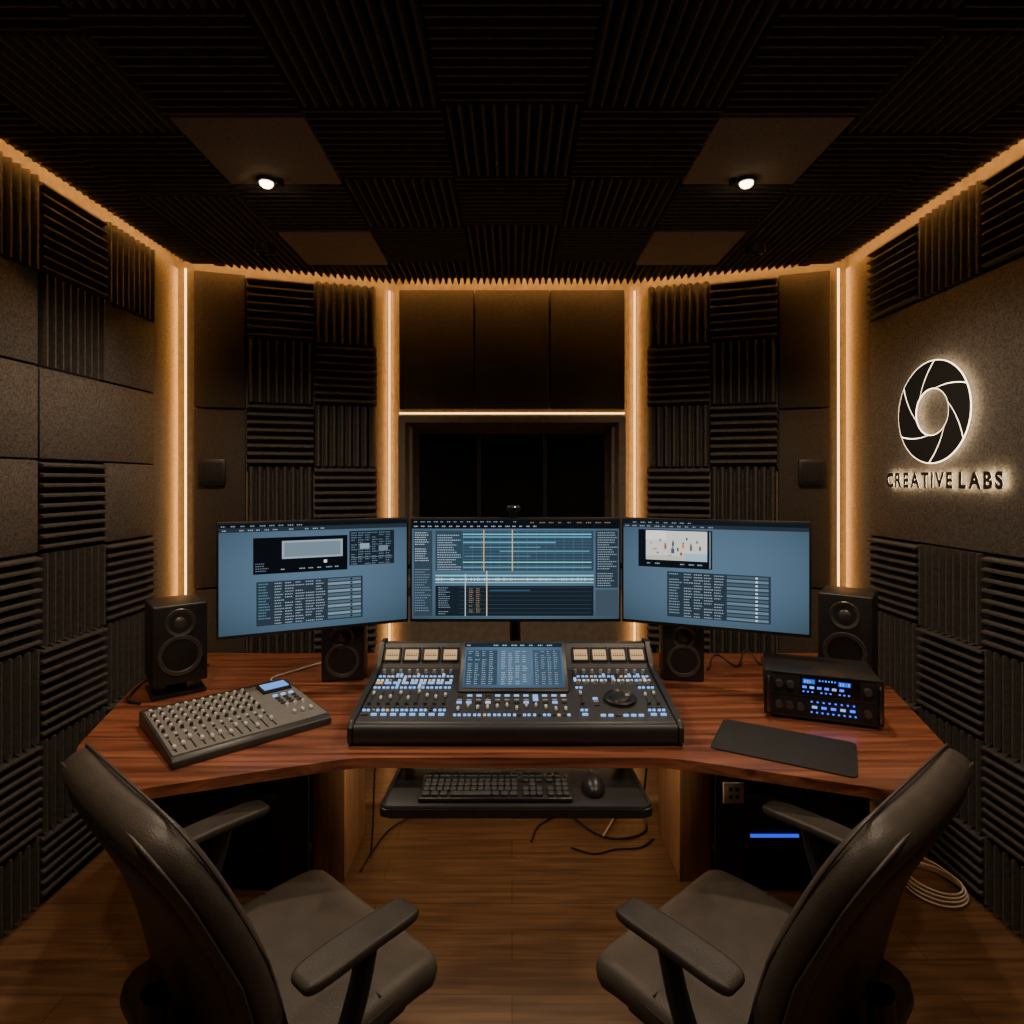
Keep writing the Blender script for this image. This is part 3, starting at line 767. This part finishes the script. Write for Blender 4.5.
def led(k, m, wd, x, z, h=.0045):
    loc = (x, yf-.002, z)
    if (k, wd, h) not in ld: ld[(k, wd, h)] = obj('indicator_light', box(bmesh.new(), (0, 0, 0), (wd, .003, h)), m, am, sm=False, loc=loc)
    else: cp(ld[(k, wd, h)], am, loc)
M_dblue = glow('dim_blue_display', (.02, .10, .9), .9)
led('d', M_dblue, .034, -.038, .126, .014); led('d', M_dblue, .034, .060, .126, .014)
for i in range(4): led('c', M_cyan, .0045, -.049+i*.0075, .126, .009); led('c', M_cyan, .0045, .049+i*.0075, .126, .009)
for i in range(6): led('b', M_ablue, .004, -.008+i*.0085, .131, .004 if i % 2 else .0055)
for i in range(6): led(*(('c', M_cyan) if i in (1, 4) else ('b', M_ablue)), .012, -.050+i*.0205, .108, .007)
for i in range(11):
    if i not in (3, 7): led('b', M_ablue, .005, -.053+i*.0125, .094, .004)
for i in range(8): led('b', M_ablue, .005, -.030+i*.0165, .064, .004)
for i in range(5): led(*(('c', M_cyan) if i % 3 == 0 else ('b', M_ablue)), .014, -.022+i*.026, .048, .007)
for i in range(9): led('b', M_ablue, .005, -.030+i*.0150, .032, .004)

o = obj('desk_mat', prism(bmesh.new(), roundpoly([(-.18, -.115), (.18, -.115), (.18, .115), (-.18, .115)], .02), 0, .004, .001), M_rub)
o.location = (.765, 1.69, .75); o.rotation_euler = (0, 0, math.radians(-29)); tag(o, 'black rubber mat lying on right desk wing', 'desk mat')

rk = thing('rack_computer', 'black rack computer with blue light bar under right desk wing', 'computer', (1.06, 2.36, .15))
obj('case', box(bmesh.new(), (0, 0, .085), (.42, .26, .17), .004), M_blk2, rk)
obj('front_panel', box(bmesh.new(), (0, -.135, .085), (.43, .014, .172), .003), M_blk, rk)
obj('light_bar', box(bmesh.new(), (-.09, -.144, .036), (.18, .006, .012), .002), M_blue, rk)
rb = thing('rack_unit', 'plain black rack unit on shelf under left desk wing', 'rack unit', (-1.06, 2.36, .15))
obj('case', box(bmesh.new(), (0, 0, .085), (.42, .26, .17), .004), M_blk2, rb)
obj('front_panel', box(bmesh.new(), (0, -.135, .085), (.43, .014, .172), .003), M_blk, rb)
bm = bmesh.new()
for i in range(5): box(bm, (0, -.143, .04+i*.02), (.36, .003, .007))
obj('vent', bm, M_dark, rb, sm=False)

# ------------------------------------------------------------------ chairs
def surf(path, Wd, Th, n, cup, rows=20, cols=18, taper=lambda s: 1, off=0, sq=8):
    bm = bmesh.new(); F = []; Bk = []
    for i in range(rows+1):
        s = .5-.5*math.cos(PI*i/rows)
        c = Vector((0,)+path(s)); t2 = (Vector((0,)+path(min(1, s+.01)))-Vector((0,)+path(max(0, s-.01)))).normalized()
        N = Vector((0, t2.z, -t2.y))
        q = abs(2*s-1); wf = max(0, 1-q**n)**(1/n); fr = []; br = []
        for j in range(cols+1):
            u = -math.cos(PI*j/cols)
            tf = math.sqrt(max(0, (1-abs(u)**sq)*(1-q**(sq*1.5))))
            p = c+Vector((Wd/2*wf*u*taper(s), 0, 0))+N*(cup*u*u*wf*wf+off)
            fr.append(bm.verts.new(p+N*Th/2*tf)); br.append(bm.verts.new(p-N*Th/2*tf))
        F.append(fr); Bk.append(br)
    for i in range(rows):
        for j in range(cols):
            bm.faces.new((F[i][j], F[i][j+1], F[i+1][j+1], F[i+1][j])); bm.faces.new((Bk[i][j], Bk[i+1][j], Bk[i+1][j+1], Bk[i][j+1]))
    bmesh.ops.remove_doubles(bm, verts=bm.verts[:], dist=.0008)
    bmesh.ops.dissolve_degenerate(bm, edges=bm.edges[:], dist=.0004)
    return bm
sp = smooth([(-.105, .44, 0), (-.122, .56, 0), (-.160, .70, 0), (-.222, .84, 0), (-.290, .970, 0)], 10)
def pathpt(P, s):
    k = s*(len(P)-1); i = min(int(k), len(P)-2); f = k-i; p = P[i].lerp(P[i+1], f); return (p.x, p.y)
def backpath(s): return pathpt(sp, s)
def shellpath(s): return pathpt(sp, .07+.86*s)
sq_ = smooth([(-.20, .432, 0), (0, .43, 0), (.17, .432, 0), (.245, .428, 0), (.275, .418, 0)], 10)
def seatpath(s): return pathpt(sq_, s)
def chair(loc, rz, label):
    t = thing('office_chair', label, 'office chair', loc, rz)
    st = obj('seat', surf(seatpath, .500, .078, 10, -.004, sq=14), M_soft, t, ang=1.2)
    bm = bmesh.new()
    loop = [(.239, -.16, .448), (.245, .0, .446), (.243, .18, .448), (.21, .266, .438), (0, .274, .436), (-.21, .266, .438), (-.243, .18, .448), (-.245, .0, .446), (-.239, -.16, .448)]
    tube(bm, smooth(loop, 5), .003, 6)
    for y in (-.02, .13): tube(bm, [(x*.234, y, .4685) for x in (-1, -.5, 0, .5, 1)], .002, 6)
    obj('piping', bm, M_shell, st)
    obj('seat_pan', box(bmesh.new(), (0, .02, .380), (.42, .40, .030), .01), M_blk, t)
    tp = lambda s: .95+.05*math.sin(PI*s)
    bk = obj('backrest', surf(backpath, .555, .074, 6, .012, taper=tp, off=.004, sq=12), M_soft, t, ang=1.2)
    obj('back_shell', surf(shellpath, .470, .028, 7, .010, taper=tp, off=-.026, sq=12), M_shell, t, ang=1.2)
    bm = bmesh.new()
    for side in (1, -1):     # piping beads along the front and rear rim of the back cushion
        L = []
        for k in range(65):
            a = 2*PI*k/64; ca, sa = math.cos(a), math.sin(a)
            u = math.copysign(abs(ca)**.25, ca)*.2775*.970; s_ = min(.985, max(.015, .5+.485*math.copysign(abs(sa)**.25, sa)))
            y, z = backpath(s_); y2, z2 = backpath(min(1, s_+.02)); y1, z1 = backpath(max(0, s_-.02))
            tv = Vector((0, y2-y1, z2-z1)).normalized(); N = Vector((0, tv.z, -tv.y))
            L.append(Vector((u*tp(s_), y, z))+N*(.014+side*.0235))
        tube(bm, L, .003, 6)
    obj('piping', bm, M_soft, bk)
    obj('back_bracket', tube(bmesh.new(), smooth([(0, .02, .352), (0, -.16, .355), (0, -.205, .42), (0, -.20, .56)], 6), .022, 10, 1.6), M_blk, t)
    obj('mechanism', box(bmesh.new(), (0, 0, .345), (.18, .24, .045), .01), M_blk, t)
    for s in (-1, 1):
        a = obj('armrest', surf(lambda q: (-.085+.250*q, .658-.004*(2*q-1)**2), .072, .021, 5, -.001, sq=14), M_shell, t, ang=1.2, loc=(s*.288, 0, 0))
        bm = tube(bmesh.new(), smooth([(0, .06, .650), (0, .035, .56), (0, -.01, .46), (-s*.02, -.03, .38), (-s*.08, -.03, .358), (-s*.2, -.02, .356)], 6), .014, 10, 1.8)
        obj('arm_support', bm, M_blk, a)
    obj('gas_column', lathe(bmesh.new(), [(0, .08), (.032, .08), (.032, .2), (.022, .2), (.022, .33), (0, .33)], 20), M_blk2, t)
    obj('hub', lathe(bmesh.new(), [(0, .065), (.05, .065), (.055, .09), (.045, .125), (0, .125)], 24), M_blk, t)
    for k in range(5):
        a = 2*PI*k/5+.3; ca, sa = math.cos(a), math.sin(a)
        lg = obj('base_leg', tube(bmesh.new(), [(.03*ca, .03*sa, .10), (.18*ca, .18*sa, .095), (.315*ca, .315*sa, .072)], .019, 10, 1.2), M_blk2, t)
        bm = bmesh.new()
        for o2 in (-.014, .014): lathe(bm, [(0, -.008), (.024, -.008), (.027, -.004), (.027, .004), (.024, .008), (0, .008)], 18, T((.315*ca-sa*o2, .315*sa+ca*o2, .027)) @ R(a, 'Z') @ R(PI/2, 'X'))
        obj('caster', bm, M_blk, lg)
    return t
c1 = chair((-.525, 1.25, 0), math.radians(-40), 'dark leather office chair on the left, angled towards desk')
c2 = tree(c1, (.545, 1.25, 0), math.radians(40), 'dark leather office chair on the right, angled towards desk')

# ------------------------------------------------------------------ cables
def cable(pts, r, m, label, n=8):
    c = sum((Vector(p) for p in pts), Vector())/len(pts); c.z = min(p[2] for p in pts)
    o = obj('cable', tube(bmesh.new(), [p-c for p in smooth(pts, n)], r, 8), m); o.location = c
    return tag(o, label, 'cable')
cable([(-.83, 2.12, .775), (-.84, 2.15, .772), (-.87, 2.20, .756), (-.90, 2.26, .755), (-.83, 2.37, .755), (-.76, 2.47, .755)], .004, M_white, 'white cable curling off the back of the small grey mixer')
cable([(-.55, 2.45, .70), (-.555, 2.42, .3), (-.56, 2.38, .02), (-.58, 2.30, .006), (-.53, 2.55, .006), (-.42, 2.7, .006)], .004, M_blk, 'black cable hanging down beside left wooden panel')
cable([(.08, 2.48, .006), (.12, 2.60, .006), (.24, 2.68, .006), (.35, 2.54, .006), (.45, 2.50, .006), (.57, 2.56, .006), (.60, 2.75, .006), (.59, 2.62, .3), (.58, 2.59, .70)], .005, M_blk, 'black cable snaking over the floor under keyboard tray')
cable([(.38, 2.50, .018), (.44, 2.62, .018), (.47, 2.72, .012), (.40, 2.85, .006), (.30, 2.95, .006)], .0035, M_white, 'white cable on the floor below the desk')
cable([(.24, 2.44, .005), (.33, 2.40, .005), (.42, 2.43, .005), (.52, 2.44, .005), (.59, 2.50, .005)], .004, M_blk, 'short thin black cable on floor near right wooden panel')
cable([(.77, 2.36, .756), (.83, 2.44, .79), (.90, 2.40, .756), (.96, 2.47, .80), (1.0, 2.42, .757), (1.05, 2.52, .756)], .004, M_blk, 'tangled black cable behind the amplifier')
cable([(-1.24, 2.0, .756), (-1.30, 2.03, .756), (-1.345, 2.15, .757), (-1.35, 2.28, .757), (-1.22, 2.42, .757)], .005, M_blk, 'black cable beside the foot of left speaker')
pts = []
for k in range(61):
    a = 2*PI*k/15; rr = .098-.006*(k//15)+.003*math.sin(k*.9); pts.append((1.545+rr*math.cos(a), 2.20+rr*1.15*math.sin(a), .005+.0014*k/2))
pts += [(1.62, 2.30, .03), (1.60, 2.42, .006), (1.62, 2.52, .006)]
cable(pts, .003, M_white, 'coiled pale cable on floor by the right wall', 4)

# ------------------------------------------------------------------ world and camera
wd = bpy.data.worlds.new('World'); bpy.context.scene.world = wd; wd.use_nodes = True
wd.node_tree.nodes['Background'].inputs[0].default_value = (.01, .009, .008, 1)
cam = bpy.data.cameras.new('Camera'); cam.sensor_width = 36; cam.lens = 36*600/1024; cam.shift_y = -32/1024; cam.clip_start = .02
co = bpy.data.objects.new('Camera', cam); C.objects.link(co); co.location = (0, 0, 1.5); co.rotation_euler = (PI/2, 0, 0)
bpy.context.scene.camera = co
